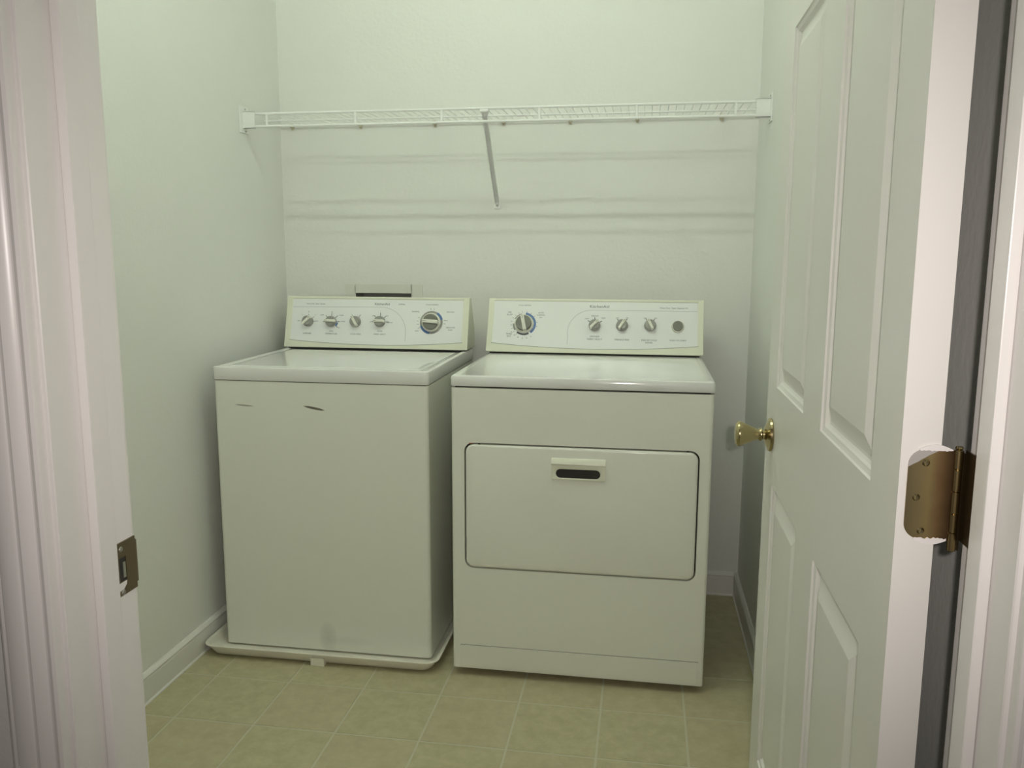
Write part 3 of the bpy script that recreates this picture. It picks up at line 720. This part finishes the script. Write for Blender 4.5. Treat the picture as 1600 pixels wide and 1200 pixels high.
# drop-down door
g = 0.0038
b = bmesh.new()
def dl(d, y, r): return [(px, y, pz) for px, pz in rrect(dx1 - dx0 - 2 * g - 2 * d, dz1 - dz0 - 2 * g - 2 * d, r, 6, (dx0 + dx1) / 2, (dz0 + dz1) / 2 - 0.0008)]
loft(b, [dl(0.001, yf + 0.024, 0.023), dl(0, yf + 0.004, 0.0235), dl(0.0008, yf + 0.0005, 0.023), dl(0.0035, yf - 0.0022, 0.021), dl(0.008, yf - 0.0030, 0.018)], True, True)
dd = obj('dryer_door', b, ENAMEL, dry, wn=False, ang=35)
b = bmesh.new(); loft(b, [[(px, yf + 0.0235, pz) for px, pz in hole], [(px, yf + 0.0275, pz) for px, pz in hole]]); obj('door_recess', b, DARK, dry, wn=False)
# recessed grip with a hooded lip
b = bmesh.new()
yd = yf - 0.0030
hx0, hx1, hz0_, hz1_ = 1.1105, 1.2630, 0.6185, 0.6680
so = rrect(hx1 - hx0, hz1_ - hz0_, 0.002, 6, (hx0 + hx1) / 2, (hz0_ + hz1_) / 2)
sc = (1.1858, 0.6370)
si = rrect(0.1250, 0.0255, 0.01270, 6, *sc)
def loopy(pts, y): return [(p[0], y, p[1]) for p in pts]
loft(b, [loopy(so, yd + 0.001), loopy(so, yd - 0.0028), loopy(rrect(hx1 - hx0 - 0.004, hz1_ - hz0_ - 0.004, 0.002, 6, (hx0 + hx1) / 2, (hz0_ + hz1_) / 2), yd - 0.0040),
         loopy(rrect(0.1285, 0.029, 0.0144, 6, *sc), yd - 0.0036), loopy(si, yd - 0.0018), loopy(si, yd + 0.0010)], True, False)
# hood above the slot: sloping lip catching the ceiling light
prism(b, [Vector((hx0, yd - 0.0, 0.6810)), Vector((hx0, yd - 0.0025, 0.6815)), Vector((hx0, yd - 0.0130, 0.6685)), Vector((hx0, yd - 0.0130, 0.6655)), Vector((hx0, yd - 0.0040, 0.6620)), Vector((hx0, yd, 0.6620))], (hx1 - hx0, 0, 0))
hd = obj('door_handle', b, ALMOND, dd, at=(sc[0], yd, sc[1]), wn=False, ang=40); hd['label'] = 'almond pull handle with an oval finger slot'
b = bmesh.new(); loft(b, [loopy(si, yd - 0.0012), loopy(si, yd - 0.0006)]); obj('finger_slot', b, DARK, dd, wn=False)
# chips along the door edge
for x, z, w_, mm in ((0.878, 0.7130, 0.006, 'rust'), (0.9010, 0.7118, 0.003, 'd'), (1.4865, 0.7130, 0.0035, 'd')):
    b = bmesh.new(); box(b, (x - w_, yf - 0.0008, z - 0.0012), (x + w_, yf + 0.0005, z + 0.0018), 0.0006, 1)
    if mm == 'rust':
        RUST = mat('rust', (0.28, 0.09, 0.04), 0.8); o = obj('rust_spot', b, RUST, dry, wn=False)
    else: obj('paint_chip', b, DARK, dry, wn=False)
M, L, cf, cv = console(dry, DXA - 0.003, DW + 0.006, -0.1962, 0.9149, -0.1204, 1.0945, -0.055, 0.021, 0.0335, 0.0150)
b = bmesh.new(); box(b, (DXA + 0.01, -0.189, 0.9078), (DXA + DW - 0.01, -0.065, 0.9160)); obj('console_gap_filler', b, DARK, dry, wn=False)  # dark filler between dryer top and console
for u, v, a in ((0.3755, 0.0995, 46), (0.4696, 0.1011, 58), (0.565, 0.1020, 116)): knob(dry, M, u, v, a)
knob(dry, M, 0.1299, 0.1010, 103, r=0.0270, h=0.022, big=True)
K = M @ Matrix.Translation((0.6573, 0.0997, 0.0017))
b = bmesh.new(); lathe(b, [(0, 0), (0.0215, 0), (0.0215, 0.004), (0.0198, 0.0085), (0.0182, 0.009), (0.0176, 0.007), (0, 0.007)], K, 36)
sb = obj('start_button', b, KWHITE, dry, at=K.translation.copy(), wn=False, ang=40)
b = bmesh.new(); lathe(b, [(0, 0.006), (0.0168, 0.006), (0.0168, 0.0125), (0.0155, 0.0138), (0, 0.0135)], K, 32); obj('button_cap', b, KGREY, sb, wn=False, ang=40)
b = bmesh.new(); text_bm(b, [('KitchenAid', 0.3565, 0.1685, 0.0150, 'LEFT')], M); obj('brand_lettering', b, INK, cf, wn=False, kind='stuff')
b = bmesh.new()
text_bm(b, [('Heavy Duty  Super Capacity 7.0', 0.6430, 0.1665, 0.0072, 'CENTER'), ('CYCLE CONTROL', 0.1290, 0.1700, 0.0056, 'CENTER'),
            ('NO', 0.0770, 0.1440, 0.0078, 'CENTER'), ('FLUFF', 0.0770, 0.1350, 0.0078, 'CENTER'), ('TIMED', 0.0790, 0.0640, 0.0078, 'CENTER'), ('DRY', 0.0790, 0.0555, 0.0078, 'CENTER'),
            ('AUTO', 0.1880, 0.1430, 0.0070, 'CENTER'), ('NORMAL', 0.1880, 0.1345, 0.0070, 'CENTER'), ('DRY', 0.1880, 0.1260, 0.0060, 'CENTER'),
            ('DRYNESS', 0.3775, 0.0600, 0.0080, 'CENTER'), ('FABRIC SELECT', 0.3775, 0.0505, 0.0076, 'CENTER'), ('WRINKLE FREE', 0.4700, 0.0500, 0.0076, 'CENTER'),
            ('END OF CYCLE', 0.5620, 0.0500, 0.0076, 'CENTER'), ('SIGNAL', 0.5620, 0.0415, 0.0076, 'CENTER'), ('PUSH TO START', 0.6590, 0.0510, 0.0076, 'CENTER'),
            ('MEDIUM', 0.3755, 0.1345, 0.0064, 'CENTER'), ('LOW', 0.3480, 0.1240, 0.0060, 'CENTER'), ('HIGH', 0.4050, 0.1270, 0.0060, 'CENTER'),
            ('OFF', 0.4530, 0.1285, 0.0056, 'CENTER'), ('ON', 0.4860, 0.1290, 0.0056, 'CENTER'), ('OFF', 0.5470, 0.1285, 0.0056, 'CENTER'), ('ON', 0.5830, 0.1295, 0.0056, 'CENTER')], M)
for k, s in enumerate(('60', '50', '40', '30', '20', '10')):
    a = R(215 + k * 17)
    text_bm(b, [(s, 0.1299 + 0.052 * math.cos(a), 0.101 + 0.052 * math.sin(a), 0.0058, 'CENTER')], M)
obj('lettering', b, INK, cf, wn=False, kind='stuff')
b = bmesh.new()
ticks(b, M, 0.3755, 0.0995, 0.0205, 0.0300, (35, 90, 142), 0.0013); ticks(b, M, 0.4696, 0.1011, 0.0205, 0.0300, (55, 125), 0.0012); ticks(b, M, 0.565, 0.102, 0.0205, 0.0300, (60, 120), 0.0012)
ticks(b, M, 0.1299, 0.101, 0.0430, 0.0475, tuple(range(100, 240, 17)) + (80, 60, 40, 10, -10), 0.0006)
obj('dial_ticks', b, INK, cf, wn=False, kind='stuff')
b = bmesh.new()
curve_line(b, M, [(0.7225, 0.1555), (0.365, 0.1555)] + [(0.365 - 0.082 * math.sin(R(a)), 0.074 + 0.0815 * math.cos(R(a))) for a in range(8, 92, 7)] + [(0.284, 0.030)], 0.0005)
obj('border_line', b, INKL, cf, wn=False)
b = bmesh.new(); arc_bm(b, M, 0.1299, 0.101, 0.0345, 0.0420, -52, 84, 0.0006); o = obj('dial_scale', b, BLUE, cf, wn=False); o['label'] = 'blue arc of the timer dial scale'
for a0, a1 in ((105, 150), (178, 215)):
    b = bmesh.new(); arc_bm(b, M, 0.1299, 0.101, 0.0345, 0.0400, a0, a1, 0.0006); o = obj('dial_scale', b, KGREY2, cf, wn=False)
b = bmesh.new(); arc_bm(b, M, 0.1299, 0.101, 0.0345, 0.0405, 232, 298, 0.0006); o = obj('dial_scale', b, INK, cf, wn=False)
